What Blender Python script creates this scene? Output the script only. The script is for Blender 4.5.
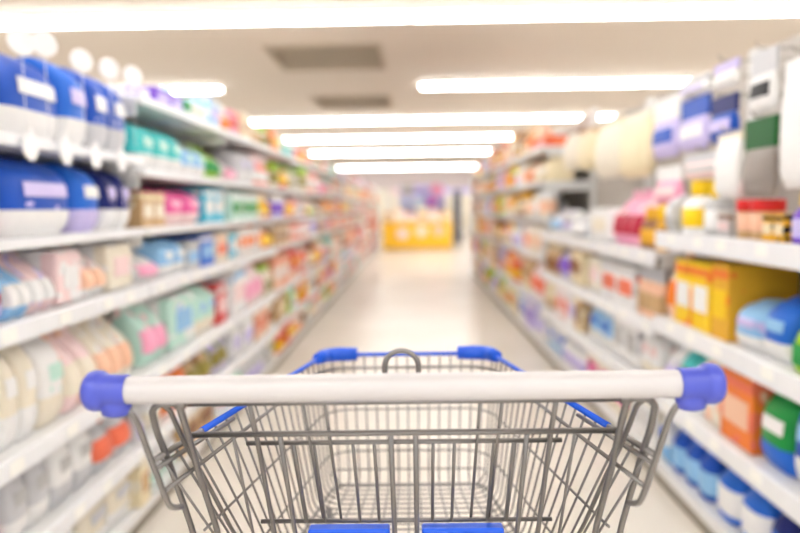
import bpy, bmesh, math, random
from mathutils import Vector, Matrix

# ------------------------------------------------------------------ scene, camera, world
scene = bpy.context.scene
COL = scene.collection
for o in list(bpy.data.objects):
    bpy.data.objects.remove(o)

F = 690.0                 # focal length in pixels of the 800 x 533 frame
H = 1.23                  # camera height, m
PITCH = math.radians(4.93)
YAW = math.radians(1.0)
ROLL = math.radians(0.75)
D = 0.671                 # distance to the cart handle, m
VX, VY = 412.0, 207.0     # vanishing point of the aisle

cd = bpy.data.cameras.new('camera')
cam = bpy.data.objects.new('camera', cd)
COL.objects.link(cam)
cd.sensor_width = 36.0
cd.lens = F / 800.0 * 36.0
cd.clip_start = 0.05
cd.clip_end = 200
cam.matrix_world = (Matrix.Translation((0, 0, H)) @ Matrix.Rotation(YAW, 4, 'Z')
                    @ Matrix.Rotation(math.pi / 2 - PITCH, 4, 'X') @ Matrix.Rotation(-ROLL, 4, 'Z'))
cd.dof.use_dof = True
cd.dof.focus_distance = 0.87
cd.dof.aperture_fstop = 2.0
scene.camera = cam

world = bpy.data.worlds.new('World')
scene.world = world
world.use_nodes = True
world.node_tree.nodes['Background'].inputs['Color'].default_value = (1.0, 1.0, 1.0, 1)
world.node_tree.nodes['Background'].inputs['Strength'].default_value = 1.0

scene.view_settings.view_transform = 'Standard'
scene.view_settings.look = 'None'
scene.view_settings.gamma = 1.0
scene.view_settings.use_curve_mapping = False
scene.view_settings.exposure = 0.5
LAMP = 17.0               # emission of the fluorescent tubes

# ------------------------------------------------------------------ helpers
def s2l(c):
    return tuple((v / 255 / 12.92) if v / 255 <= 0.04045 else ((v / 255 + 0.055) / 1.055) ** 2.4 for v in c)

MATS = {}
def mat(name, rgb, rough=0.45, metal=0.0, spec=0.5, coat=0.0):
    if name in MATS: return MATS[name]
    m = bpy.data.materials.new(name); m.use_nodes = True
    nt = m.node_tree; b = nt.nodes['Principled BSDF']
    b.inputs['Roughness'].default_value = rough
    b.inputs['Metallic'].default_value = metal
    b.inputs['Specular IOR Level'].default_value = spec
    b.inputs['Coat Weight'].default_value = coat
    l = s2l(rgb)
    tc = nt.nodes.new('ShaderNodeTexCoord'); nz = nt.nodes.new('ShaderNodeTexNoise')
    nz.inputs['Scale'].default_value = 9.0
    nt.links.new(tc.outputs['Object'], nz.inputs['Vector'])
    mx = nt.nodes.new('ShaderNodeMix'); mx.data_type = 'RGBA'
    mx.inputs['A'].default_value = (*[v * 0.95 for v in l], 1)
    mx.inputs['B'].default_value = (*[min(1, v * 1.04) for v in l], 1)
    nt.links.new(nz.outputs['Fac'], mx.inputs['Factor'])
    nt.links.new(mx.outputs['Result'], b.inputs['Base Color'])
    MATS[name] = m
    return m

def print_mat(c1, c2, c3):
    """flat printed packaging: blocks of three colours on one wrapper"""
    name = 'print_%s_%s_%s' % (c1, c2, c3)
    if name in MATS: return MATS[name]
    m = bpy.data.materials.new(name); m.use_nodes = True
    nt = m.node_tree; b = nt.nodes['Principled BSDF']
    b.inputs['Roughness'].default_value = 0.4; b.inputs['Specular IOR Level'].default_value = 0.25
    tc = nt.nodes.new('ShaderNodeTexCoord'); oi = nt.nodes.new('ShaderNodeObjectInfo')
    ad = nt.nodes.new('ShaderNodeVectorMath'); ad.operation = 'ADD'
    nt.links.new(tc.outputs['Object'], ad.inputs[0]); nt.links.new(oi.outputs['Random'], ad.inputs[1])
    nz = nt.nodes.new('ShaderNodeTexNoise'); nz.inputs['Scale'].default_value = 2.6
    nz.inputs['Detail'].default_value = 1.0
    nt.links.new(ad.outputs[0], nz.inputs['Vector'])
    rp = nt.nodes.new('ShaderNodeValToRGB'); rp.color_ramp.interpolation = 'CONSTANT'
    e = rp.color_ramp.elements
    e[0].position = 0; e[0].color = (*s2l(PAL[c1]), 1)
    e[1].position = 0.60; e[1].color = (*s2l(PAL[c2]), 1)
    x = e.new(0.70); x.color = (*s2l(PAL[c3]), 1)
    nt.links.new(nz.outputs['Fac'], rp.inputs['Fac'])
    nt.links.new(rp.outputs['Color'], b.inputs['Base Color'])
    MATS[name] = m
    return m

def emit(name, rgb, strength):
    m = bpy.data.materials.new(name); m.use_nodes = True
    nt = m.node_tree; nt.nodes.clear()
    e = nt.nodes.new('ShaderNodeEmission'); o = nt.nodes.new('ShaderNodeOutputMaterial')
    e.inputs['Color'].default_value = (*rgb, 1); e.inputs['Strength'].default_value = strength
    nt.links.new(e.outputs[0], o.inputs[0])
    return m

def box(bm, x0, x1, y0, y1, z0, z1, bev=0.0, seg=1):
    r = bmesh.ops.create_cube(bm, size=1.0)
    vs = r['verts']
    for v in vs:
        v.co = Vector((x0 + (v.co.x + .5) * (x1 - x0), y0 + (v.co.y + .5) * (y1 - y0), z0 + (v.co.z + .5) * (z1 - z0)))
    if bev:
        es = list({e for v in vs for e in v.link_edges})
        bmesh.ops.bevel(bm, geom=es, offset=bev, segments=seg, affect='EDGES', profile=.5)
    return bm

def fillet(pts, rad, seg=5):
    pts = [Vector(p) for p in pts]
    out = [pts[0]]
    for a, b, c in zip(pts, pts[1:], pts[2:]):
        u = a - b; w = c - b
        r = min(rad, u.length * .48, w.length * .48)
        p0 = b + u.normalized() * r; p1 = b + w.normalized() * r
        for k in range(seg + 1):
            t = k / seg
            out.append(p0 * (1 - t) ** 2 + b * 2 * t * (1 - t) + p1 * t * t)
    out.append(pts[-1])
    return out

def tube(bm, pts, r, n=8, closed=False, caps=True):
    pts = [Vector(p) for p in pts]
    q = [pts[0]]
    for p in pts[1:]:
        if (p - q[-1]).length > 1e-5: q.append(p)
    pts = q
    m = len(pts)
    tg = []
    for i in range(m):
        a = pts[(i - 1) % m] if (closed or i > 0) else pts[i]
        b = pts[(i + 1) % m] if (closed or i < m - 1) else pts[i]
        tg.append((b - a).normalized())
    up = Vector((0, 0, 1)) if abs(tg[0].z) < .9 else Vector((1, 0, 0))
    nrm = (up - tg[0] * up.dot(tg[0])).normalized()
    rings = []
    for i in range(m):
        nrm = (nrm - tg[i] * nrm.dot(tg[i])).normalized()
        bi = tg[i].cross(nrm)
        rr = r[i] if isinstance(r, (list, tuple)) else r
        rings.append([bm.verts.new(pts[i] + (nrm * math.cos(2 * math.pi * k / n) + bi * math.sin(2 * math.pi * k / n)) * rr) for k in range(n)])
    for i in range(m if closed else m - 1):
        a = rings[i]; b = rings[(i + 1) % m]
        for k in range(n):
            f = bm.faces.new((a[k], a[(k + 1) % n], b[(k + 1) % n], b[k])); f.smooth = True
    if caps and not closed:
        bm.faces.new(list(reversed(rings[0]))); bm.faces.new(rings[-1])
    return bm

def lathe(bm, prof, n=14, sup=1.0, sx=1.0, sy=1.0, axis='Z', org=(0, 0, 0)):
    """prof: (radius, height) pairs; sup < 1 squares the section"""
    rings = []
    for (r, z) in prof:
        ring = []
        for k in range(n):
            a = 2 * math.pi * k / n
            c, s = math.cos(a), math.sin(a)
            x = math.copysign(abs(c) ** sup, c) * r * sx; y = math.copysign(abs(s) ** sup, s) * r * sy
            p = (x, y, z) if axis == 'Z' else (z, x, y)
            ring.append(bm.verts.new(Vector(org) + Vector(p)))
        rings.append(ring)
    for a, b in zip(rings, rings[1:]):
        for k in range(n):
            f = bm.faces.new((a[k], a[(k + 1) % n], b[(k + 1) % n], b[k])); f.smooth = True
    bm.faces.new(list(reversed(rings[0]))); bm.faces.new(rings[-1])
    return bm

def mesh(name, bm, m):
    bmesh.ops.recalc_face_normals(bm, faces=bm.faces)
    me = bpy.data.meshes.new(name)
    bm.to_mesh(me); bm.free()
    me.materials.append(m)
    return me

def obj(name, data, parent=None, loc=None):
    o = bpy.data.objects.new(name, data)
    COL.objects.link(o)
    if parent: o.parent = parent
    if loc: o.location = loc
    return o

def B(name, bm, m, parent=None, loc=None):
    return obj(name, mesh(name, bm, m), parent, loc)

def tag(o, label=None, cat=None, group=None, kind=None):
    if label: o['label'] = label
    if cat: o['category'] = cat
    if group: o['group'] = group
    if kind: o['kind'] = kind
    return o

def bx(*a, **k):
    return box(bmesh.new(), *a, **k)

ORD = ['first', 'second', 'third', 'fourth', 'fifth', 'sixth', 'seventh', 'eighth', 'ninth', 'tenth', 'eleventh', 'twelfth',
       'thirteenth', 'fourteenth', 'fifteenth', 'sixteenth', 'seventeenth', 'eighteenth', 'nineteenth', 'twentieth']
NUM = ['none', 'one', 'two', 'three', 'four', 'five', 'six', 'seven', 'eight', 'nine', 'ten', 'eleven', 'twelve']

# ------------------------------------------------------------------ colours
PAL = dict(white=(240, 240, 240), ivory=(238, 230, 212), cream=(240, 226, 190), grey=(188, 188, 188), black=(28, 28, 32),
           blue=(28, 84, 190), navy=(22, 36, 110), cobalt=(40, 110, 215), sky=(150, 200, 240), cyan=(60, 190, 220), teal=(80, 205, 205),
           mint=(195, 232, 220), green=(30, 150, 70), forest=(0, 92, 34), lime=(160, 205, 40), olive=(150, 140, 70),
           yellow=(248, 208, 30), gold=(232, 176, 50), orange=(240, 130, 50), peach=(246, 200, 170), coral=(238, 120, 90),
           red=(215, 45, 45), crimson=(185, 40, 70), pink=(245, 170, 200), magenta=(230, 90, 160), blush=(246, 218, 218),
           lilac=(205, 195, 240), purple=(130, 90, 210), brown=(140, 95, 60), tan=(205, 170, 125), silver=(205, 206, 210), greige=(150, 142, 136))

# ------------------------------------------------------------------ large structure
floor_m = bpy.data.materials.new('polished_floor'); floor_m.use_nodes = True
nt = floor_m.node_tree; b = nt.nodes['Principled BSDF']
tc = nt.nodes.new('ShaderNodeTexCoord'); nz = nt.nodes.new('ShaderNodeTexNoise'); nz.inputs['Scale'].default_value = 1.3
nz.inputs['Detail'].default_value = 6
nt.links.new(tc.outputs['Object'], nz.inputs['Vector'])
rp = nt.nodes.new('ShaderNodeValToRGB')
rp.color_ramp.elements[0].position = .35; rp.color_ramp.elements[0].color = (*s2l((228, 221, 210)), 1)
rp.color_ramp.elements[1].position = .7; rp.color_ramp.elements[1].color = (*s2l((238, 232, 222)), 1)
nt.links.new(nz.outputs['Fac'], rp.inputs['Fac']); nt.links.new(rp.outputs['Color'], b.inputs['Base Color'])
b.inputs['Roughness'].default_value = 0.24
b.inputs['Specular IOR Level'].default_value = 0.35

CEIL = 3.10
X0, X1, Y0, Y1 = -8.5, 8.5, -6.0, 34.0
tag(B('floor', bx(X0, X1, Y0, Y1, -0.1, 0), floor_m), kind='structure')
ceil_m = mat('ceiling_paint', (222, 212, 200), .8)
VENTS = [(-1.72, -0.31, 8.06, 9.55), (-1.72, -0.31, 11.7, 13.25)]
bm = bmesh.new()          # ceiling slab with two openings for the recessed panels
ys = [Y0, VENTS[0][2], VENTS[0][3], VENTS[1][2], VENTS[1][3], Y1]
for i, (a, c) in enumerate(zip(ys, ys[1:])):
    if i in (1, 3):
        box(bm, X0, VENTS[0][0], a, c, CEIL, CEIL + .1); box(bm, VENTS[0][1], X1, a, c, CEIL, CEIL + .1)
    else:
        box(bm, X0, X1, a, c, CEIL, CEIL + .1)
tag(B('ceiling', bm, ceil_m), kind='structure')
wall_m = mat('wall_paint', (214, 202, 200), .8)
tag(B('wall_left', bx(X0 - .1, X0, Y0, Y1, 0, CEIL), wall_m), kind='structure')
tag(B('wall_right', bx(X1, X1 + .1, Y0, Y1, 0, CEIL), wall_m), kind='structure')
tag(B('wall_back', bx(X0, X1, Y1, Y1 + .1, 0, CEIL), wall_m), kind='structure')

# recessed ceiling panels
pan_m = mat('ceiling_panel_grey', (186, 176, 160), .7)
frm_m = mat('ceiling_panel_frame', (196, 184, 166), .6)
for i, (xa, xb, ya, yb) in enumerate(VENTS):
    r = obj('ceiling_panel', None, None, ((xa + xb) / 2, (ya + yb) / 2, CEIL))
    tag(r, ['larger-looking nearer recessed grey-brown square panel in the ceiling', 'smaller-looking farther recessed grey-brown square panel in the ceiling'][i], 'ceiling panel', 'recessed ceiling panels')
    w, d = (xb - xa) / 2, (yb - ya) / 2
    B('panel', bx(-w, w, -d, d, .07, .09), pan_m, r)
    bm = bmesh.new()
    for (a, c, e, g) in ((-w, -w + .05, -d, d), (w - .05, w, -d, d), (-w + .05, w - .05, -d, -d + .05), (-w + .05, w - .05, d - .05, d)):
        box(bm, a, c, e, g, -.015, .07)
    B('frame', bm, frm_m, r)
    sl = mesh('slat', bx(-w + .05, w - .05, -.012, .012, .03, .06), pan_m)
    for k in range(9):
        obj('slat', sl, r, (0, -d + .05 + (2 * d - .1) * (k + .5) / 9, 0))

# fluorescent battens
tube_m = emit('lamp_tube', (1.0, 0.995, 0.985), LAMP)
hous_m = mat('lamp_housing', (240, 240, 238), .5)
BL = 2.4
lamp_house = mesh('housing', bx(-BL / 2 + .005, BL / 2 - .005, -.095, .095, CEIL - .05, CEIL, bev=.01), hous_m)
lamp_diff = mesh('diffuser', bx(-BL / 2 + .02, BL / 2 - .02, -.085, .085, CEIL - .085, CEIL - .05, bev=.012, seg=2), tube_m)
rows = [-5.0, -1.1, 2.8, 6.75, 10.6, 14.65, 18.45, 23.2, 32.0]
def lamp(x, y, label, sx=1.0):
    r = obj('ceiling_lamp', None, None, (x, y, 0))
    tag(r, label, 'ceiling lamp', 'fluorescent ceiling lamps')
    h = obj('housing', lamp_house, r); d = obj('diffuser', lamp_diff, r)
    if sx != 1: h.scale.x = sx; d.scale.x = sx
    return r
for ri, y in enumerate(rows):
    nm = 'behind the camera row %s' % ORD[2 - ri] if ri < 3 else 'row %s from the camera' % ORD[ri - 3]
    if ri < 3: nm = '%s row behind or above the camera' % ORD[2 - ri]
    else: nm = '%s row ahead of the cart' % ORD[ri - 3]
    xs = [(-6 + k * BL) for k in range(6)] if ri != 4 else [-6.45, -4.05, 1.35, 3.75, 6.15]
    for k, x in enumerate(xs):
        lamp(x, y, 'white fluorescent lamp, %s from left in the %s' % (ORD[k], nm))

# ------------------------------------------------------------------ shelving bays
WL, WR = 1.03, 1.05        # distance of the shelf fronts from the camera axis
DEP = 0.42
shelf_m = mat('shelf_white', (232, 232, 232), .4)
rail_m = mat('price_rail_white', (238, 240, 244), .35)
back_m = mat('back_panel_grey', (196, 192, 186), .6)
peg_m = mat('pegboard_grey', (190, 184, 176), .6)
kick_m = mat('kick_plate_grey', (150, 142, 128), .5)
post_m = mat('upright_white', (226, 226, 224), .4)
chrome = mat('zinc_wire', (168, 164, 158), .3, 1.0)

LB = [0.10 + 1.28 * k for k in range(18)]
RB = [0.38 + 1.30 * k for k in range(10)]
def left_levels(k):
    return [.10, .34, .60, .94, 1.16, 1.43] if k < 2 else [.10, .34, .60, .94, 1.16, 1.39, 1.67]
def right_levels(k):
    if k < 2: return [.12, .42, .75, 1.11]
    if k < 4: return [.12, .42, .71, 1.02]
    return [.12, .45, .80, 1.12, 1.42, 1.70]
LTOP = lambda k: 1.72
RTOP = lambda k: 1.86 if k < 4 else 1.98
MC = {}
def shelving(side, k, y0, y1, levels, top):
    s = -1 if side == 'left' else 1
    W = WL if side == 'left' else WR
    r = obj('shelving_bay', None, None, (s * W, y0, 0))
    tag(r, 'white metal shelving bay along the %s side of the aisle, %s counted from the camera' % (side, ORD[k]), 'shelving', 'shelving bays on the %s' % side)
    L = y1 - y0
    def g(x0, x1, ya, yb, z0, z1, bev=0.0):     # x measured inwards from the shelf front
        a, b_ = sorted((s * x0, s * x1))
        return bx(a, b_, ya, yb, z0, z1, bev=bev)
    key = (side, round(top, 2))
    if key not in MC:
        MC[key] = (mesh('back_panel', g(DEP, DEP + .02, .02, L - .02, .02, top), back_m if side == 'left' else peg_m),
                   mesh('upright', g(DEP - .03, DEP + .03, -.018, .018, 0, top + .01), post_m),
                   mesh('base_deck', g(0.005, DEP, .002, L - .002, .07, .10 if s < 0 else .12), shelf_m),
                   mesh('kick_plate', g(.03, .045, .002, L - .002, 0, .07), kick_m),
                   mesh('shelf', g(.004, DEP, .004, L - .004, -.028, 0, bev=.004), shelf_m),
                   mesh('price_rail', g(-.008, .004, .006, L - .006, -.05 if s < 0 else -.066, .004, bev=.003), rail_m),
                   mesh('bracket', g(.03, DEP, -.006, .006, -.075, -.028), post_m),
                   mesh('price_tag', g(-.011, -.0085, -.032, .032, -.04, -.004), mat('tag_paper', (250, 250, 246), .6)))
    if ('slim', side) not in MC:
        MC[('slim', side)] = mesh('price_rail', g(-.006, .004, .006, L - .006, -.028, .002, bev=.002), rail_m)
    bp, up, dk, kp, sh, rl, br, tg_ = MC[key]
    obj('back_panel', bp, r)
    obj('upright', up, r, (0, .02, 0)); obj('upright', up, r, (0, L - .02, 0))
    obj('base_deck', dk, r); obj('kick_plate', kp, r)
    rnd = random.Random(k * 7 + (0 if s < 0 else 100))
    for z in levels[1:]:
        a = obj('shelf', sh, r, (0, 0, z))
        slim = (s < 0 and z > 1.1) or k > 3
        obj('price_rail', MC[('slim', side)] if slim else rl, a); obj('bracket', br, a, (0, .03, 0)); obj('bracket', br, a, (0, L - .03, 0))
        if k < 4 and not slim:
            for q in range(5):
                obj('price_tag', tg_, a, (0, .12 + q * .25 + rnd.uniform(-.05, .05), 0))
    return r
for k in range(len(LB) - 1):
    shelving('left', k, LB[k], LB[k + 1], left_levels(k), LTOP(k))
for k in range(len(RB) - 1):
    shelving('right', k, RB[k], RB[k + 1], right_levels(k), RTOP(k))

# ------------------------------------------------------------------ packages (unit size, front towards -Y, base at z = 0)
def patch(fn, u0, u1, v0, v1, nu=6, nv=4, off=.012):
    """a sheet lying on surface fn(u, v) pushed out a little"""
    bm = bmesh.new()
    g = [[bm.verts.new(fn(u0 + (u1 - u0) * i / nu, v0 + (v1 - v0) * j / nv, off)) for i in range(nu + 1)] for j in range(nv + 1)]
    for j in range(nv):
        for i in range(nu):
            f = bm.faces.new((g[j][i], g[j][i + 1], g[j + 1][i + 1], g[j + 1][i])); f.smooth = True
    return bm

def pouch_fn(prof, wide, q=.7):
    def fn(u, v, off=0):      # u 0..1 around starting at the front centre (-Y), v 0..1 up
        a = -math.pi / 2 + u * 2 * math.pi
        n = len(prof) - 1
        i = min(int(v * n), n - 1); t = v * n - i
        d = prof[i] * (1 - t) + prof[i + 1] * t
        w = wide[i] * (1 - t) + wide[i + 1] * t
        c, s = math.cos(a), math.sin(a)
        return Vector((math.copysign(abs(c) ** q, c) * (w + off), math.copysign(abs(s) ** q, s) * (d + off), v))
    return fn
POUCH = pouch_fn([.40, .47, .50, .49, .45, .36, .22, .06, .04], [.46, .49, .5, .5, .49, .49, .49, .49, .48], .5)
BAGGY = pouch_fn([.38, .47, .50, .50, .50, .49, .46, .36, .12], [.44, .49, .5, .5, .5, .5, .49, .47, .45], .42)
HANG = pouch_fn([.10, .40, .50, .50, .44, .16, .06, .05, .05], [.46, .49, .5, .49, .49, .49, .49, .49, .48])
TOWEL = pouch_fn([.10, .40, .48, .50, .50, .48, .40, .26, .08], [.42, .48, .5, .5, .5, .5, .5, .49, .48], .45)
def pouch_body(fn, nu=18, nv=8):
    bm = bmesh.new()
    rings = [[bm.verts.new(fn(i / nu, j / nv)) for i in range(nu)] for j in range(nv + 1)]
    for a, b_ in zip(rings, rings[1:]):
        for i in range(nu):
            f = bm.faces.new((a[i], a[(i + 1) % nu], b_[(i + 1) % nu], b_[i])); f.smooth = True
    bm.faces.new(list(reversed(rings[0]))); bm.faces.new(rings[-1])
    return bm

def M(c): return mat('pack_' + c, PAL[c], .4, 0, .25)
def proto(kind, c1, c2, c3):
    """list of (part name, mesh): the first one is the body"""
    P1 = print_mat(c1, c1 if kind in ('bottle', 'jug', 'tub') else c2, c3) if kind not in ('towel',) else M(c1)
    if kind in ('bottle', 'jug'): P1 = M(c1)
    out = []
    if kind in ('pouch', 'bag', 'hanging_pack', 'towel_pack'):
        fn = POUCH if kind == 'pouch' else BAGGY if kind == 'bag' else HANG
        if kind == 'towel_pack': P1 = M(c1)
        out.append((kind, mesh(kind, pouch_body(fn), print_mat(c1, c1, c3) if kind == 'bag' else P1 if kind == 'pouch' else M(c1))))
        if kind == 'bag':
            out.append(('lower_panel', mesh('lower_panel', patch(fn, 0, 1, .0, .33, 18, 3, .01), M(c2))))
            out.append(('label', mesh('label', patch(fn, -.03, .07, .50, .68, 6, 3, .02), M(c3))))
        elif kind == 'pouch':
            out.append(('label', mesh('label', patch(fn, -.15, .15, .2, .55, 6, 3, .02), M(c3))))
        elif kind == 'hanging_pack':
            out.append(('header_card', mesh('header_card', bx(-.5, .5, -.14, .14, .66, 1.06, bev=.01), M(c2))))
            out.append(('label', mesh('label', patch(fn, -.13, .13, .25, .5, 6, 3, .02), M(c3))))
        else:
            out[0] = (kind, mesh(kind, pouch_body(TOWEL), P1)); fn = TOWEL
            out.append(('header_card', mesh('header_card', bx(-.5, .5, -.14, .14, .9, 1.04, bev=.01), M(c2))))
            out.append(('fold', mesh('fold', patch(fn, -.2, .2, .08, .2, 8, 2, .03), M(c1))))
    elif kind == 'carton':
        out.append((kind, mesh(kind, bx(-.5, .5, -.5, .5, 0, 1, bev=.012), P1)))
        out.append(('label', mesh('label', bx(-.38, .38, -.515, -.498, .28, .66), M(c3))))
        out.append(('stripe', mesh('stripe', bx(-.495, .495, -.512, -.498, .80, .92), M(c2))))
    elif kind == 'roll_pack':
        bm = bmesh.new()
        for i in (-.25, .25):
            for j in (0, .5):
                lathe(bm, [(.20, j + .01), (.245, j + .04), (.247, j + .25), (.245, j + .46), (.20, j + .49)], 14, .8, 1, 2.0, org=(i, 0, 0))
        out.append((kind, mesh(kind, bm, M(c1))))
        out.append(('wrapper', mesh('wrapper', bx(-.47, .47, -.485, .485, .03, .97, bev=.05, seg=2), print_mat(c2, c1, c3))))
        out.append(('label', mesh('label', bx(-.28, .28, -.515, -.48, .3, .7, bev=.01), M(c3))))
    elif kind == 'bottle':
        prof = [(.40, 0), (.48, .02), (.5, .08), (.5, .5), (.47, .56), (.38, .64), (.28, .70), (.26, .74)]
        out.append((kind, mesh(kind, lathe(bmesh.new(), prof, 16, .7), P1)))
        out.append(('cap', mesh('cap', lathe(bmesh.new(), [(.31, .71), (.33, .73), (.32, .96), (.27, 1.0)], 14), M(c2))))
        out.append(('label', mesh('label', lathe(bmesh.new(), [(.505, .12), (.515, .13), (.515, .47), (.505, .48)], 16, .7), M(c3))))
    elif kind == 'jug':
        prof = [(.44, 0), (.49, .03), (.5, .1), (.5, .55), (.44, .70), (.30, .8), (.2, .86)]
        bm = lathe(bmesh.new(), prof, 16, .55)
        tube(bm, fillet([(.42, 0, .5), (.62, 0, .55), (.56, 0, .82), (.2, 0, .80)], .12, 4), .06, 7)
        out.append((kind, mesh(kind, bm, P1)))
        out.append(('cap', mesh('cap', lathe(bmesh.new(), [(.26, .84), (.27, .86), (.25, .98), (.2, 1.0)], 14), M(c2))))
        out.append(('label', mesh('label', bx(-.36, .36, -.52, -.45, .12, .52, bev=.02), M(c3))))
    elif kind == 'tub':
        out.append((kind, mesh(kind, lathe(bmesh.new(), [(.42, 0), (.45, .02), (.49, .72)], 18), P1)))
        out.append(('lid', mesh('lid', lathe(bmesh.new(), [(.5, .70), (.52, .72), (.52, .95), (.47, 1.0)], 18), M(c2))))
        out.append(('label', mesh('label', lathe(bmesh.new(), [(.465, .2), (.475, .21), (.49, .64), (.48, .65)], 18), M(c3))))
    return out
PROTO = {}
CATS = dict(pouch='pouch', bag='bag', hanging_pack='hanging pack', towel_pack='towel pack', carton='carton', roll_pack='wrapped pack', bottle='bottle', jug='jug', tub='tub')
USED = {}
OCC = {}
peg_mesh = {}
def place(side, kind, c1, c2, c3, y, z, w, d, h, label, group, back=.03, yaw=0, parts=True):
    key = (kind, c1, c2, c3)
    if key not in PROTO: PROTO[key] = proto(*key)
    s = -1 if side == 'left' else 1
    W = WL if side == 'left' else WR
    ms = PROTO[key]
    o = obj(kind, ms[0][1])
    o.scale = (w, d, h)
    o.rotation_euler = (0, 0, (math.pi / 2 if s < 0 else -math.pi / 2) + yaw)
    o.location = (s * (W + back + d / 2), y, z)
    n = 1
    while label in USED:
        n += 1; label = label + ' again'
        print('DUP LABEL', label)
    USED[label] = 1
    tag(o, label, CATS[kind], group)
    if parts:
        for nm, me in ms[1:]:
            obj(nm, me, o)
    return o

def bay_of(side, y):
    bs = LB if side == 'left' else RB
    for k in range(len(bs) - 1):
        if bs[k] <= y < bs[k + 1]: return k
    return None
def lev_name(i): return 'bottom deck' if i == 0 else '%s-up shelf' % ORD[i - 1]

def run(side, kind, cols, ya, yb, li, h, n=1, d=.24, back=.03, zoff=0.0, where=None, rnd=None, gap=.006):
    """n alike packages side by side between ya and yb on shelf number li"""
    c1, c2, c3 = cols
    k = bay_of(side, (ya + yb) / 2)
    lv = (left_levels if side == 'left' else right_levels)(k)
    z = lv[li] + .0015 + zoff
    OCC.setdefault((side, k, li), []).append((ya, yb, (kind, c1)))
    w = (yb - ya) / n
    place_txt = where or '%s of %s %s bay' % (lev_name(li), ORD[k], side)
    cn = '%s and %s' % (c1, c2) if c1 != c2 else 'plain ' + c1
    kn = CATS[kind]
    for i in range(n):
        pos = '' if n == 1 else ', %s of %s,' % (ORD[i], NUM[n]) if n <= 12 else ', %s' % ORD[i]
        ww = w - gap
        dd = d
        if kind in ('bottle', 'tub', 'jug'):
            dd = min(d, ww * 1.1) if kind != 'bottle' else min(d, ww)
            if kind == 'jug': ww = w * .84 - gap
        jy = rnd.uniform(-.004, .004) if rnd else 0
        place(side, kind, c1, c2, c3, ya + w * (i + .5), z, ww, dd, h,
              '%s %s%s on %s' % (cn, kn, pos, place_txt), '%s %ss on %s' % (cn, kn, place_txt),
              (.006 + rnd.uniform(0, .02) if rnd else back), 0, parts=(ya < 11))

CM = cam.matrix_world.copy()
def ray(px, py):
    return (CM.to_3x3() @ Vector(((px - 400) / F, (266.5 - py) / F, -1)))
def dep(px, side, py=200):
    d = ray(px, py)
    return d.y * ((-WL if side == 'left' else WR) / d.x)
def hgt(px, py):
    d = ray(px, py)
    return H + d.z * ((-WL if px < VX else WR) / d.x)
def R(px0, px1, ytop, li, kind, cols, n=1, **kw):
    """a hand-placed run: screen columns give the place along the shelf front, ytop the height above the shelf it stands on"""
    side = 'left' if px0 < VX else 'right'
    ya, yb = sorted((dep(px0, side, ytop + 20), dep(px1, side, ytop + 20)))
    k = bay_of(side, (ya + yb) / 2)
    lv = (left_levels if side == 'left' else right_levels)(k)
    bs = LB if side == 'left' else RB
    ya = max(ya, bs[k] + .045); yb = min(yb, bs[k + 1] - .045)
    h = hgt((px0 + px1) / 2, ytop) - lv[li]
    top = lv[li + 1] - .035 - lv[li] if li + 1 < len(lv) else .6
    h = max(.05, min(h, top - .012))
    run(side, kind, cols, ya, yb, li, h, n, **kw)

# ---- left side, near bays, row by row (blue bags, pale packs)
R(-12, 8, 50, 5, 'bag', ('navy', 'white', 'pink'))
R(10, 72, 52, 5, 'bag', ('blue', 'white', 'white'), n=1)
R(73, 98, 62, 5, 'bag', ('cobalt', 'white', 'lilac'), n=1)
R(99, 141, 76, 5, 'bag', ('blue', 'silver', 'white'), n=2)
R(-14, 10, 140, 4, 'bag', ('navy', 'pink', 'lilac'))
R(12, 84, 142, 4, 'bag', ('blue', 'white', 'lilac'), n=1)
R(86, 110, 152, 4, 'bag', ('cobalt', 'lilac', 'white'), n=1)
R(112, 141, 158, 4, 'bag', ('navy', 'white', 'lilac'), n=2)
R(-14, 18, 262, 3, 'bag', ('crimson', 'lilac', 'sky'))
R(19, 42, 245, 3, 'pouch', ('sky', 'sky', 'white'), n=2)
R(43, 66, 240, 3, 'pouch', ('blush', 'lilac', 'white'), n=2)
R(67, 92, 237, 3, 'roll_pack', ('white', 'blush', 'white'))
R(93, 116, 240, 3, 'pouch', ('white', 'blush', 'peach'), n=2)
R(117, 142, 240, 3, 'roll_pack', ('white', 'ivory', 'blush'))
R(-14, 50, 345, 2, 'bag', ('ivory', 'white', 'white'), n=3)
R(52, 76, 335, 2, 'bag', ('white', 'ivory', 'mint'))
R(77, 108, 322, 2, 'pouch', ('blush', 'peach', 'ivory'), n=2)
R(109, 142, 315, 2, 'pouch', ('ivory', 'white', 'peach'), n=3)
R(-14, 14, 470, 1, 'pouch', ('red', 'crimson', 'grey'))
R(16, 62, 440, 1, 'bag', ('silver', 'white', 'grey'), n=2)
R(63, 104, 425, 1, 'bag', ('white', 'silver', 'grey'), n=2)
R(105, 142, 405, 1, 'pouch', ('silver', 'white', 'coral'), n=2)
R(30, 90, 512, 0, 'bag', ('white', 'silver', 'ivory'), n=2)
R(91, 142, 470, 0, 'bag', ('ivory', 'white', 'silver'), n=2)
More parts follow.
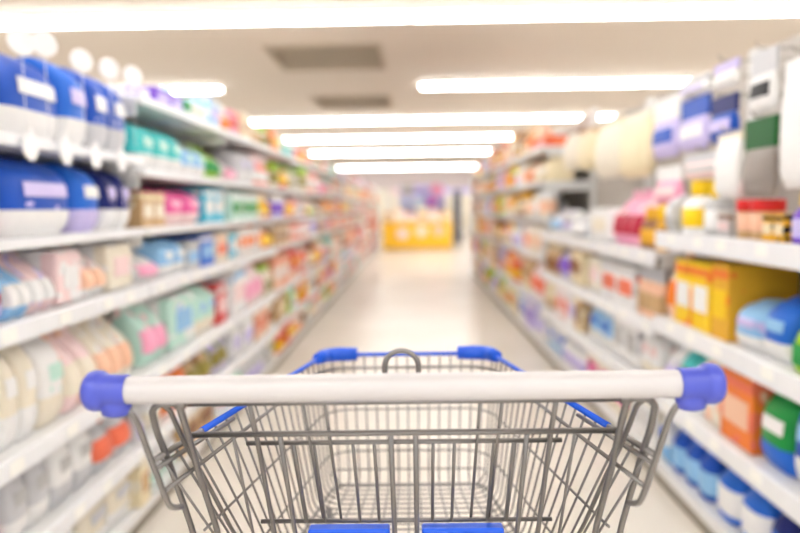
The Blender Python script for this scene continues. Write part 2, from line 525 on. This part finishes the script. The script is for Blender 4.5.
# second near stretch
R(147, 160, 104, 6, 'roll_pack', ('white', 'lilac', 'white'))
R(164, 190, 93, 6, 'carton', ('purple', 'purple', 'lilac'), n=2)
R(198, 214, 104, 6, 'roll_pack', ('white', 'white', 'ivory'))
R(216, 234, 103, 6, 'carton', ('sky', 'white', 'lilac'))
R(236, 244, 112, 6, 'carton', ('pink', 'coral', 'red'))
R(147, 190, 127, 5, 'bag', ('teal', 'white', 'mint'), n=3)
R(191, 213, 147, 5, 'bag', ('sky', 'white', 'mint'), n=2)
R(214, 233, 147, 5, 'pouch', ('lime', 'white', 'green'), n=2)
R(234, 244, 160, 5, 'pouch', ('blush', 'white', 'pink'))
R(147, 172, 193, 4, 'carton', ('tan', 'cream', 'ivory'), n=2)
R(173, 208, 190, 4, 'bag', ('magenta', 'blush', 'pink'), n=2)
R(210, 238, 190, 4, 'carton', ('cyan', 'white', 'white'), n=2)
R(147, 169, 250, 3, 'pouch', ('white', 'blush', 'pink'))
R(170, 193, 240, 3, 'bag', ('sky', 'white', 'white'), n=2)
R(194, 206, 242, 3, 'carton', ('silver', 'grey', 'sky'))
R(207, 220, 235, 3, 'carton', ('cobalt', 'white', 'sky'))
R(221, 243, 234, 3, 'roll_pack', ('mint', 'cyan', 'white'))
R(147, 176, 300, 2, 'pouch', ('mint', 'blush', 'pink'), n=2)
R(177, 203, 293, 2, 'roll_pack', ('white', 'mint', 'sky'), n=1)
R(204, 222, 287, 2, 'bag', ('mint', 'ivory', 'sky'), n=2)
R(223, 243, 282, 2, 'carton', ('red', 'white', 'blush'), n=3)
R(147, 170, 372, 1, 'bag', ('white', 'ivory', 'blush'))
R(171, 193, 350, 1, 'bag', ('orange', 'orange', 'coral'), n=2)
R(194, 220, 338, 1, 'pouch', ('tan', 'brown', 'olive'), n=2)
R(221, 243, 325, 1, 'pouch', ('lilac', 'lime', 'olive'), n=2)
R(147, 186, 445, 0, 'bag', ('white', 'mint', 'silver'), n=2)
R(187, 220, 405, 0, 'carton', ('tan', 'ivory', 'brown'), n=2)

# ---- right side, near bays: white shelf at chest height, hanging goods above, detergents below
R(794, 777, 192, 3, 'bottle', ('purple', 'yellow', 'lilac'))
R(774, 752, 215, 3, 'carton', ('gold', 'black', 'cream'), n=2)
R(750, 722, 200, 3, 'tub', ('tan', 'red', 'peach'), n=2)
R(720, 709, 214, 3, 'carton', ('grey', 'brown', 'blush'), n=2)
R(708, 690, 183, 3, 'bottle', ('grey', 'yellow', 'white'), gap=.06)
R(688, 668, 181, 3, 'bottle', ('white', 'yellow', 'yellow'), gap=.07)
R(828, 802, 270, 2, 'carton', ('mint', 'white', 'green'))
R(800, 778, 318, 2, 'jug', ('lime', 'white', 'green'))
R(777, 750, 300, 2, 'bag', ('cobalt', 'white', 'sky'))
R(749, 722, 303, 2, 'bag', ('sky', 'white', 'lilac'))
R(720, 703, 264, 2, 'carton', ('gold', 'orange', 'yellow'))
R(702, 668, 262, 2, 'carton', ('yellow', 'orange', 'white'), n=2)
R(812, 780, 388, 1, 'bag', ('blue', 'white', 'sky'))
R(778, 746, 392, 1, 'bag', ('green', 'cobalt', 'white'))
R(744, 712, 374, 1, 'carton', ('orange', 'coral', 'peach'))
R(711, 695, 362, 1, 'roll_pack', ('ivory', 'peach', 'white'))
R(694, 670, 352, 1, 'bag', ('teal', 'white', 'green'), n=2)
R(810, 756, 490, 0, 'bottle', ('navy', 'cobalt', 'cobalt'), n=2)
R(754, 704, 446, 0, 'bottle', ('cobalt', 'blue', 'white'), n=2)
R(702, 662, 428, 0, 'bottle', ('blue', 'cobalt', 'sky'), n=3)

def hang(px0, px1, ytop, ybot, kind, cols, text, d=.06, back=.02):
    """goods on a peg: the peg is a part of the package's own hook, the row plane is the shelf front"""
    side = 'left' if px0 < VX else 'right'
    s = -1 if side == 'left' else 1
    W = WL if s < 0 else WR
    ya, yb = sorted((dep(px0, side, (ytop + ybot) / 2), dep(px1, side, (ytop + ybot) / 2)))
    zt, zb = hgt((px0 + px1) / 2, ytop), hgt((px0 + px1) / 2, ybot)
    o = place(side, kind, *cols, (ya + yb) / 2, zb, yb - ya - .008, d, (zt - zb) / 1.065, text, 'goods hanging above the %s shelf' % side, back)
    k = bay_of(side, (ya + yb) / 2)
    pk = 'peg_hook'
    if (s, back) not in peg_mesh:
        bm = bmesh.new()
        x1 = W + DEP; x0 = W + back
        tube(bm, fillet([(s * x1, 0, 0), (s * x0, 0, 0), (s * (x0 - .01), 0, .02)], .01), .003, 6)
        box(bm, *sorted((s * (x1 - .004), s * x1)), -.02, .02, -.03, .03)
        peg_mesh[(s, back)] = mesh('peg_hook', bm, chrome)
    p = obj('peg_hook', peg_mesh[(s, back)], None, (0, (ya + yb) / 2, zt + .004))
    # the hook belongs to the shelving bay it is fixed to
    bay = [b_ for b_ in bpy.data.objects if b_.name.startswith('shelving_bay') and b_.get('label', '').startswith('white metal shelving bay along the %s side' % side)][k]
    p.parent = bay
    p.location = Vector((0, (ya + yb) / 2, zt + .004)) - bay.location
    return o
hang(802, 770, 54, 188, 'towel_pack', ('white', 'white', 'white'), 'tall white tapered pack hanging at the right edge of the shelving', .05)
hang(762, 732, 118, 198, 'hanging_pack', ('greige', 'forest', 'greige'), 'grey scourer pack with dark green header hanging on the right', .05)
hang(764, 740, 50, 112, 'hanging_pack', ('white', 'silver', 'black'), 'white pack with black label hanging above the green-topped pack', .04)
hang(729, 706, 132, 198, 'towel_pack', ('white', 'ivory', 'white'), 'white rounded pack hanging left of the green-topped pack', .05)
hang(716, 692, 96, 142, 'hanging_pack', ('blue', 'navy', 'lilac'), 'dark blue pack hanging above the yellow-capped bottles', .05, .05)
hang(690, 664, 98, 150, 'hanging_pack', ('lilac', 'blue', 'white'), 'lilac and blue pack hanging left of the dark blue pack', .05, .05)
hang(727, 704, 62, 88, 'hanging_pack', ('white', 'lilac', 'white'), 'small white pack with lilac header hanging in the top right row', .04, .02)
hang(690, 664, 78, 96, 'hanging_pack', ('white', 'silver', 'lilac'), 'low white pack with silver header hanging in the top right row', .05, .05)
hang(708, 668, 152, 178, 'hanging_pack', ('blush', 'silver', 'grey'), 'low blush pack hanging just above the yellow-capped bottles', .04, .05)
hang(661, 638, 98, 158, 'hanging_pack', ('lilac', 'white', 'blue'), 'pale lilac pack with white header hanging right of the cream towels', .06, .05)
hang(663, 640, 166, 205, 'hanging_pack', ('pink', 'white', 'blush'), 'pink pack with white header hanging below the pale lilac pack', .06, .05)
hang(636, 612, 112, 178, 'towel_pack', ('cream', 'ivory', 'cream'), 'cream towel bundle hanging, the right one of the two largest', .1)
hang(611, 589, 120, 178, 'towel_pack', ('ivory', 'cream', 'cream'), 'ivory towel bundle hanging, the left one of the two largest', .1)
hang(585, 572, 128, 170, 'towel_pack', ('cream', 'tan', 'cream'), 'cream towel bundle with tan header hanging farther along the right', .1)
hang(571, 559, 130, 170, 'towel_pack', ('ivory', 'brown', 'cream'), 'ivory towel bundle with brown header hanging farther along the right', .1)

# middle right stretch
R(660, 648, 205, 3, 'bottle', ('gold', 'yellow', 'brown'), n=1)
R(647, 632, 208, 3, 'bottle', ('brown', 'gold', 'gold'), n=2)
R(631, 606, 190, 3, 'pouch', ('pink', 'blush', 'crimson'), n=3)
R(604, 575, 208, 3, 'roll_pack', ('white', 'white', 'ivory'), n=1)
R(560, 545, 210, 3, 'pouch', ('white', 'lilac', 'sky'), n=2)
R(660, 630, 268, 2, 'bottle', ('peach', 'silver', 'tan'), n=4)
R(628, 596, 264, 2, 'carton', ('white', 'silver', 'coral'), n=2)
R(594, 574, 255, 2, 'roll_pack', ('white', 'ivory', 'blush'), n=1)
R(660, 634, 322, 1, 'bag', ('white', 'ivory', 'blush'), n=2)
R(632, 606, 310, 1, 'roll_pack', ('silver', 'white', 'grey'), n=2)
R(605, 576, 306, 1, 'bag', ('sky', 'white', 'cobalt'), n=2)
R(660, 625, 395, 0, 'carton', ('white', 'ivory', 'silver'), n=2)
R(623, 577, 355, 0, 'carton', ('ivory', 'tan', 'magenta'), n=3)

R(545, 529, 138, 5, 'carton', ('coral', 'orange', 'red'), n=2)
# ---- the remaining stretches of both sides
rnd = random.Random(5)
PALE = [('white', 'sky', 'blush'), ('mint', 'white', 'green'), ('blush', 'white', 'pink'), ('ivory', 'peach', 'coral'), ('silver', 'white', 'lilac'), ('sky', 'white', 'cobalt'), ('cream', 'ivory', 'tan'), ('peach', 'white', 'orange')]
WARM = [('peach', 'coral', 'white'), ('orange', 'cream', 'yellow'), ('tan', 'ivory', 'brown'), ('coral', 'blush', 'white'), ('cream', 'gold', 'red'), ('brown', 'tan', 'cream'), ('ivory', 'lime', 'olive'), ('red', 'peach', 'yellow'), ('blush', 'white', 'magenta'), ('mint', 'teal', 'white'), ('silver', 'white', 'grey'), ('lilac', 'white', 'purple'), ('white', 'peach', 'orange')]
RIGHT = [('white', 'silver', 'lilac'), ('ivory', 'white', 'peach'), ('blush', 'white', 'coral'), ('silver', 'grey', 'white'), ('lilac', 'white', 'purple'), ('cream', 'tan', 'ivory'), ('white', 'sky', 'cobalt'), ('peach', 'ivory', 'orange'), ('tan', 'cream', 'brown')]
RFAR = [('cream', 'white', 'tan'), ('gold', 'ivory', 'orange'), ('orange', 'yellow', 'cream'), ('brown', 'gold', 'cream'), ('blush', 'white', 'coral'), ('white', 'silver', 'lilac'), ('lilac', 'blush', 'purple'), ('red', 'peach', 'gold'), ('ivory', 'cream', 'peach'), ('lime', 'yellow', 'orange')]
KINDS = ['pouch', 'bag', 'carton', 'carton', 'roll_pack', 'bottle', 'tub', 'jug', 'bag', 'pouch']
for side, bs, lvf in (('left', LB, left_levels), ('right', RB, right_levels)):
    for k in range(len(bs) - 1):
        if bs[k + 1] < .8: continue
        lv = lvf(k)
        for li in range(len(lv)):
            occ = sorted(OCC.get((side, k, li), []))
            used = {o[2] for o in occ}
            free = []; y = max(bs[k] + .045, .7)
            for a, b_, _ in occ:
                if a - y > .05: free.append((y, a - .004))
                y = max(y, b_ + .004)
            if bs[k + 1] - .045 - y > .05: free.append((y, bs[k + 1] - .045))
            head = lv[li + 1] - .035 - lv[li] if li + 1 < len(lv) else (.17 if side == 'left' else .17 if k < 4 else .28)
            for a, b_ in free:
                y = a
                while b_ - y > .06:
                    ym = y
                    pal = (PALE if ym < 4.6 else WARM) if side == 'left' else (RIGHT if ym < 6.6 else RFAR)
                    for _ in range(30):
                        cols = rnd.choice(pal); kind = rnd.choice(KINDS)
                        if (kind, cols[0]) not in used: break
                    used.add((kind, cols[0]))
                    w1 = rnd.uniform(.09, .15) if kind in ('bottle', 'tub', 'jug') else rnd.uniform(.13, .24)
                    if ym > 9: w1 *= 1.35
                    n = rnd.choice([2, 3, 3, 4]) if w1 < .16 else rnd.choice([1, 2, 2, 3])
                    L = min(w1 * n, b_ - y)
                    if b_ - (y + L) < .06: L = b_ - y
                    n = max(1, round(L / w1))
                    h = head * rnd.uniform(.82, .95)
                    if kind in ('bottle', 'jug', 'tub'): h = min(h, L / n * (3.2 if kind == 'bottle' else 1.9))
                    h = min(h, .36)
                    run(side, kind, cols, y + .003, y + L - .003, li, h, n, d=rnd.uniform(.16, .3), rnd=rnd)
                    y += L
# white oval shelf tags standing along the top of the blue bags
oval_m = mat('oval_tag_white', (246, 246, 248), .4)
bm = bmesh.new()
lathe(bm, [(.036, -.003), (.038, 0), (.036, .003)], 20, axis='X')
tag_disc = mesh('disc', bm, oval_m)
stem = mesh('stem', tube(bmesh.new(), [(0, 0, -.03), (0, 0, -.27)], .0012, 6), oval_m)
for i, (px, py) in enumerate(((15, 42), (38, 44), (76, 61), (104, 69), (128, 76))):
    y = dep(px, 'left', py); z = hgt(px, py)
    r = obj('shelf_tag', tag_disc, None, (-WL + .017, y, z)); r.scale = (1, 1, .95)
    r.rotation_euler = (0, 0, -.6)
    tag(r, 'white oval shelf tag above the blue bags, %s from the camera' % ORD[i], 'shelf tag', 'oval shelf tags above the blue bags')
    obj('stem', stem, r)

low_disc = mesh('disc', lathe(bmesh.new(), [(.038, -.002), (.040, 0), (.038, .002)], 20, axis='X'), oval_m)
clip = mesh('clip', bx(-.004, .004, -.008, .008, .030, .046, bev=.001), oval_m)
for i, px in enumerate((24, 60, 90, 116)):
    y = dep(px, 'left', 130)
    r = obj('shelf_tag', low_disc, None, (-WL + .015, y, 1.405))
    tag(r, 'white round tag clipped on the rail below the upper blue bags, %s from camera' % ORD[i], 'shelf tag', 'round tags on the blue bag rail')
    obj('clip', clip, r)

# ------------------------------------------------------------------ end of the aisle: yellow display
yel = mat('display_yellow', (250, 196, 40), .5)
pale = mat('display_pale', (240, 222, 200), .5)
r = obj('display_table', None, None, (.16, 20.2, 0))
tag(r, 'bright yellow promotional display table at the far end of the aisle', 'display table')
B('front_panel', bx(-1.0, 1.0, -.42, -.40, .04, .74, bev=.008), yel, r)
bm = bmesh.new(); box(bm, -1.0, -.98, -.40, .4, .04, .74); box(bm, .98, 1.0, -.4, .4, .04, .74); box(bm, -.98, .98, .38, .4, .04, .74)
B('side_panels', bm, yel, r)
B('table_top', bx(-1.02, 1.02, -.44, .42, .74, .78, bev=.01), yel, r)
B('plinth', bx(-.95, .95, -.36, .36, 0, .04), kick_m, r)
PX = []
def far(name, kind, cols, x, y, z, w, d, h, label, cat, group=None):
    key = (kind,) + cols
    if key not in PROTO: PROTO[key] = proto(*key)
    o = obj(name, PROTO[key][0][1], None, (x, y, z)); o.scale = (w, d, h)
    tag(o, label, cat, group)
    for nm, me in PROTO[key][1:]: obj(nm, me, o)
    return o
cc = [('tan', 'peach', 'cream'), ('ivory', 'peach', 'white'), ('peach', 'blush', 'white'), ('cream', 'ivory', 'tan'), ('blush', 'peach', 'ivory'), ('gold', 'cream', 'ivory')]
for i, c in enumerate(cc):
    far('carton', 'carton', c, -.68 + i * .335, 20.05, .782, .3, .3, [.3, .38, .26, .4, .34, .3][i],
        '%s carton on the yellow display table, %s from the left' % (c[0], ORD[i]), 'carton', 'cartons on the yellow display table')
for i, (x, z, c) in enumerate(((-.42, .27, 'blush'), (.12, .34, 'ivory'), (.62, .35, 'peach'))):
    r = obj('round_sign', None, None, (.16 + x, 19.768, .2 + z))
    tag(r, '%s round sign stuck on the yellow display front, %s from the left' % (c, ORD[i]), 'sign', 'round signs on the yellow display')
    B('disc', lathe(bmesh.new(), [(.15, -.006), (.155, 0), (.15, .006)], 24), M(c), r).rotation_euler = (math.pi / 2, 0, 0)
    B('rim', tube(bmesh.new(), [(.155 * math.cos(a * math.pi / 12), 0, .155 * math.sin(a * math.pi / 12)) for a in range(24)], .008, 6, closed=True), M('white'), r)
# tall stand behind the table
r = obj('display_stand', None, None, (.35, 22.2, 0))
tag(r, 'tall pale lilac display stand behind the yellow table', 'display stand')
B('back_board', bx(-.75, .75, .18, .21, .05, 1.95, bev=.01), M('lilac'), r)
B('header', bx(-.7, -.27, .165, .18, 1.62, 1.95, bev=.004), M('grey'), r)
for z in (.3, .75, 1.2):
    B('shelf', bx(-.75, .75, -.2, .18, z - .03, z), shelf_m, r)
for x in (-.75, .73):
    B('side_panel', bx(x, x + .02, -.2, .18, 0, 1.5), shelf_m, r)
for i, (x, c) in enumerate(((-.5, ('lilac', 'white', 'sky')), (-.12, ('sky', 'lilac', 'white')), (.3, ('purple', 'lilac', 'magenta')))):
    far('carton', 'carton', c, .35 + x, 22.12, 1.2015, .33, .2, .36, '%s carton on the top shelf of the tall lilac stand' % c[0], 'carton')
for i, (x, z, c, nm) in enumerate(((-.02, 1.57, 'lilac', 'pale lilac'), (.48, 1.76, 'pink', 'pale pink'))):
    B_ = B('round_sign', lathe(bmesh.new(), [(.19, -.02), (.22, 0), (.19, .02)], 28), M(c))
    B_.rotation_euler = (math.pi / 2, 0, 0); B_.location = (.35 + x, 22.2 + .158, z)
    tag(B_, '%s round sign on the tall lilac stand' % nm, 'sign', 'round signs on the lilac stand')
# dark narrow stand at the right of the display
r = obj('banner_stand', None, None, (1.36, 20.6, 0))
tag(r, 'narrow dark blue-grey upright banner stand right of the yellow table', 'banner stand')
B('banner', bx(-.12, .12, -.012, .012, .12, 1.72, bev=.004), mat('banner_dark', (52, 58, 82), .6), r)
B('base', bx(-.17, .17, -.14, .14, 0, .03, bev=.01), kick_m, r)
bm = bmesh.new(); tube(bm, [(0, .03, .03), (0, .03, 1.7)], .012, 8)
B('pole', bm, chrome, r)
# white end post and wall cabinets beyond
r = obj('end_panel', None, None, (1.24, RB[-1] + .03, 0))
tag(r, 'tall white end panel closing the right-hand shelving at the far end', 'end panel')
B('panel', bx(-.2, .24, -.015, .015, .04, 1.75, bev=.006), shelf_m, r)
B('foot', bx(-.2, .24, -.028, .028, 0, .04), kick_m, r)
for i in range(7):
    x = -6.3 + i * 2.1
    r = obj('wall_cabinet', None, None, (x, Y1 - .36, 0))
    tag(r, 'pale wall cabinet on the back wall, %s from the left' % ORD[i], 'cabinet', 'cabinets along the back wall')
    B('body', bx(-1.0, 1.0, 0, .34, 0, 2.1, bev=.01), shelf_m, r)
    B('header', bx(-1.0, 1.0, -.03, .0, 1.85, 2.1, bev=.006), M(['blush', 'pink', 'ivory', 'blush', 'lilac', 'pink', 'ivory'][i]), r)
    for q in range(2):
        dd = B('door', bx(-.97 + q * .98, -.01 + q * .98 - .02, -.025, -.0, .1, 1.8, bev=.006), M('ivory'), r)
        hx = -.06 if q == 0 else .03
        B('handle', tube(bmesh.new(), fillet([(hx, -.025, .9), (hx, -.06, .92), (hx, -.06, 1.18), (hx, -.025, 1.2)], .02), .01, 6), chrome, dd)

# ------------------------------------------------------------------ shopping cart
steel = mat('cart_steel', (138, 136, 135), .42, 1.0)
grip_m = mat('grip_white', (196, 193, 194), .32, 0, .5, .15)
cap_m = mat('cap_periwinkle', (74, 86, 192), .3)
blue_m = mat('coat_blue', (18, 88, 215), .3)
XC = -0.0085
cart = obj('shopping_cart', None, None, (XC, 0, .001))
cart.rotation_euler.y = math.radians(-.2)
tag(cart, 'metal wire shopping cart with white handle and blue end caps in the aisle', 'shopping cart')
cp, sp = math.cos(PITCH), math.sin(PITCH)
def U(px, py, t, roll=True):
    """pixel on the cart's left half at depth t*D -> cart space (x positive = half width)"""
    if roll: py = py - math.tan(ROLL) * (400 - px)
    xc = (px - VX) / F; yc = (266.5 - py) / F
    fw = cp + yc * sp; upv = -sp + yc * cp
    k = t * D / fw
    return Vector((abs(xc * k - XC), t * D, H + upv * k))
def mir(p, s): return Vector((s * p[0], p[1], p[2]))
def wire(name, pts, r, parent=cart, m=steel, n=8):
    return B(name, tube(bmesh.new(), pts, r, n), m, parent)
HZ = U(402, 388, 1.0, False).z

# handle
B('handle_bar', lathe(bmesh.new(), [(.0132, -.279), (.0138, -.277), (.0138, .277), (.0132, .279)], 32, axis='X', org=(0, D, HZ)), grip_m, cart)
for s in (-1, 1):
    bm = lathe(bmesh.new(), [(.0150, s * .2725), (.0158, s * .2735), (.0160, s * .2945), (.0188, s * .2965), (.0203, s * .2995), (.0205, s * .3055), (.0190, s * .3105), (.0150, s * .314), (.006, s * .3155)], 32, axis='X', org=(0, D, HZ))
    # boss below the sleeve where the side rod enters
    lathe(bm, [(.006, -.0265), (.0100, -.0245), (.0118, -.016), (.0125, -.004), (.010, .003)], 20, 1, 1.35, .9, org=(s * .286, D, HZ))
    B('end_cap', bm, cap_m, cart)

# rear frame, both sides
a1 = [U(115, 408, 1.0), U(129, 411, 1.0), U(137, 424, 1.005), U(165, 501, 1.03), U(170, 510, 1.035), U(182, 508.5, 1.05)]
outer = [U(178, 404.5, 1.03), U(158, 405.5, 1.03), U(152, 412, 1.035), U(156, 432, 1.05), U(164, 452, 1.08), U(172, 475, 1.12), U(191, 533, 1.21)]
inner = [U(166, 405, 1.035), U(179, 405, 1.035), U(186, 428, 1.05), U(197, 470, 1.12), U(216, 533, 1.22)]
brace = [U(163, 406, 1.04), U(170, 411, 1.05), U(186, 448, 1.10), U(205, 482, 1.18), U(231, 533, 1.34)]
for s in (-1, 1):
    wire('side_rod', [mir(p, s) for p in fillet(a1, .012)], .0033)
    o3 = outer + [Vector((.236, .84, .62)), Vector((.232, .86, .40)), Vector((.228, .80, .155))]
    wire('leg', [mir(p, s) for p in fillet(o3, .016)], .0037)
    i3 = inner + [Vector((.216, .86, .60)), Vector((.224, .86, .30)), Vector((.2265, .84, .155))]
    wire('leg', [mir(p, s) for p in fillet(i3, .02)], .0038)
    wire('brace', [mir(p, s) for p in fillet(brace + [Vector((.205, 1.02, .635))], .03)], .0028)
    c = mir(U(181, 404.5, 1.035), s)
    B('hinge_sleeve', lathe(bmesh.new(), [(.0045, -.006), (.0058, -.005), (.0058, .005), (.0045, .006)], 14, axis='X', org=c), steel, cart)

# basket frame: rim, second wire, floor outline
RR = U(153, 462, 1.05); RF = U(324, 356, 2.05)           # rim rear / front
R2 = U(165, 492, 1.05)
FLZ = U(335, 481, 2.05).z
FF = Vector((U(335, 481, 2.05).x, RF.y - .025, FLZ)); FR = Vector((.215, .93, FLZ + .004))
def side_pt(u, v):
    """u along the basket (0 rear, 1 front), v from the rim (0) down to the floor (1)"""
    a = RR.lerp(RF, u); b_ = FR.lerp(FF, u)
    return a.lerp(b_, v)
basket = B('basket', tube(bmesh.new(), fillet([mir(FR, -1), mir(FF, -1), mir(FF, 1), mir(FR, 1)], .03), .003), steel, cart)
for s in (-1, 1):
    wire('rim_end', [mir(side_pt(0, 0), s), mir(side_pt(.25, 0), s)], .0036, basket)
    wire('rim_end', [mir(side_pt(.0, .0) + Vector((-.004, .0, -.008)), s), mir(side_pt(.3, 0) + Vector((-.004, 0, -.008)), s)], .0028, basket)
bl_pts = [mir(side_pt(.17, 0), -1), mir(side_pt(.96, 0), -1), Vector((-RF.x + .03, RF.y + .004, RF.z)), Vector((RF.x - .03, RF.y + .004, RF.z)), mir(side_pt(.96, 0), 1), mir(side_pt(.17, 0), 1)]
B('blue_rim', tube(bmesh.new(), fillet(bl_pts, .02), .0042, 10), blue_m, cart)
for s in (-1, 1):        # blue corner guards on the front rim
    g0 = side_pt(.925, 0); g1 = RF + Vector((-.008, .004, 0)); g2 = Vector((RF.x - .068, RF.y + .006, RF.z))
    pts = fillet([mir(g0, s), mir(g1, s), mir(g2, s)], .03, 8)
    bm = bmesh.new()
    n = len(pts); rr = [.009] + [.012] * (n - 2) + [.011]
    tube(bm, pts, rr, 12)
    for v in bm.verts:
        zc = RF.z - .006
        v.co.z = zc + (v.co.z - zc) * 1.2
    B('corner_guard', bm, blue_m, cart)

NW = 20
for i in range(NW):      # U-shaped wires: side, floor, side
    u = .02 + .965 * i / (NW - 1)
    t, f_ = side_pt(u, 0), side_pt(u, 1)
    pts = fillet([mir(t, -1), mir(f_, -1), mir(f_, 1), mir(t, 1)], .035, 6)
    wire('wire', pts, .00165, basket, n=6)
for v, r_ in ((.10, .0027), (.42, .0018), (.74, .0018)):
    for s in (-1, 1):
        a = R2 if v == .10 else side_pt(0, v)
        fr = side_pt(1, v)
        pts = [mir(a, s), mir(side_pt(.94, v), s), Vector((s * (fr.x - .03), fr.y + .002, fr.z)), Vector((0, fr.y + .002, fr.z))]
        wire('wire', fillet(pts, .025), r_, basket, n=6)
for v in (.30, .60, .88):
    fr = side_pt(1, v)
    wire('wire', fillet([(-fr.x, fr.y - .03, fr.z), (-fr.x, fr.y, fr.z), (fr.x, fr.y, fr.z), (fr.x, fr.y - .03, fr.z)], .02), .0017, basket, n=6)
NF = 15
for i in range(NF):      # front wires that bend into the floor and run to the rear
    q = -1 + 2 * i / (NF - 1)
    q *= .93
    top = Vector((q * RF.x * .97, RF.y, RF.z)); bot = Vector((q * FF.x, FF.y, FLZ)); re = Vector((q * FR.x * .98, FR.y, FR.z))
    wire('wire', fillet([top, bot, re], .035, 6), .00165, basket, n=6)

# rear gate
gate_r = .0028
def gate_pt(off, py, t):   # off: pixel offset from the cart's middle at depth 1.1
    p = U(402, py, t, False)
    return Vector((off * D / F / .963 * 1.1 * 1.0, p.y, p.z))
def bar(name, py, t, half, r_, parent):
    p = U(402, py, t, False)
    x = U(402 - half, py, t, False).x
    return wire(name, [(-x, p.y, p.z), (x, p.y, p.z)], r_, parent)
gate = bar('rear_gate', 433.5, 1.10, 214, 0.0035, cart)
bar('top_rod', 402.8, 1.06, 219, .0027, gate)
def G(off, pys, r_, parent, base=1.1, end=None):
    """a wire that keeps its half width while the gate leans away"""
    for s in (-1, 1):
        x = off * base * D / F / .975
        pts = []
        for py, t in pys:
            p = U(402, py, t, False); pts.append(Vector((s * x, p.y, p.z)))
        if end: pts.append(Vector((s * x, end[0], end[1])))
        wire('wire', pts, r_, parent)
BOT = (.935, FLZ + .016)
G(148, ((402.8, 1.065), (433.5, 1.105), (533, 1.22)), .0030, gate, end=BOT)
for off, r_ in ((172, .0019), (124.5, .0029), (12.5, .0031)):
    G(off, ((433.5, 1.105), (533, 1.22)), r_, gate, end=BOT)
p = FR.z
wire('lower_rod', [(-.222, BOT[0], BOT[1]), (.222, BOT[0], BOT[1])], .003, gate)
# folded child seat behind the gate
seat = bar('child_seat', 442.5, 1.135, 155, .0029, cart)
bar('lower_rod', 521, 1.26, 142, .0029, seat)
for off, r_ in ((111, .0028), (90, .0018), (51, .0021), (29.5, .0021)):
    G(off, ((442.5, 1.14), (521, 1.255)), r_, seat, base=1.14)
for off in (97, 76):
    G(off, ((403, 1.068), (521, 1.27)), .0019, seat, base=1.09)
for s in (-1, 1):
    x0, x1 = sorted((s * 17 * 1.2 * D / F, s * 103 * 1.2 * D / F))
    p = U(402, 527, 1.225, False)
    bm = bx(x0, x1, p.y - .004, p.y + .004, p.z - .135, p.z, bev=.002)
    box(bm, x0, x1, p.y - .009, p.y + .009, p.z - .010, p.z, bev=.002)
    for x in (x0, (x0 + x1) / 2 - .0015, x1 - .003):
        box(bm, x, x + .003, p.y - .007, p.y + .007, p.z - .13, p.z - .008)
    B('seat_flap', bm, blue_m, seat)
# loop above the handle
lp = U(402, 403, 1.062, False)
hw = 17 * 1.06 * D / F / .98
top = U(402, 351.5, 1.062, False).z
arc = [Vector((-hw, lp.y, lp.z))] + [Vector((-hw * math.cos(a * math.pi / 14), lp.y, top - hw + hw * math.sin(a * math.pi / 14))) for a in range(15)] + [Vector((hw, lp.y, lp.z))]
wire('loop', arc, .0028, gate, n=10)

# chassis and castors
ch = [Vector((-.228, .78, .155)), Vector((-.225, .86, .15)), Vector((-.15, 1.40, .17)), Vector((.15, 1.40, .17)), Vector((.225, .86, .15)), Vector((.228, .78, .155))]
wire('chassis', fillet(ch, .05), .009, cart, n=10)
for s in (-1, 1):
    wire('strut', fillet([(s * .155, 1.36, .17), (s * .15, 1.30, .40), (s * .15, 1.25, FLZ - .006)], .04), .006)
    for (x, y) in ((.226, .82), (.155, 1.36)):
        e = B('castor', lathe(bmesh.new(), [(.016, .105), (.018, .11), (.018, .142), (.012, .148)], 14, org=(s * x, y, 0)), steel, cart)
        bm = bmesh.new()
        for k in (-1, 1):
            box(bm, s * x + k * .018 - .002, s * x + k * .018 + .002, y - .045, y + .01, .04, .11, bev=.001)
        box(bm, s * x - .02, s * x + .02, y - .03, y + .015, .105, .112)
        B('fork', bm, steel, e)
        w = B('wheel', lathe(bmesh.new(), [(.05, -.014), (.055, -.011), (.055, .011), (.05, .014)], 24, axis='X', org=(s * x, y - .025, .055)), mat('wheel_grey', (90, 90, 92), .6), e)
print('objects', len(bpy.data.objects))
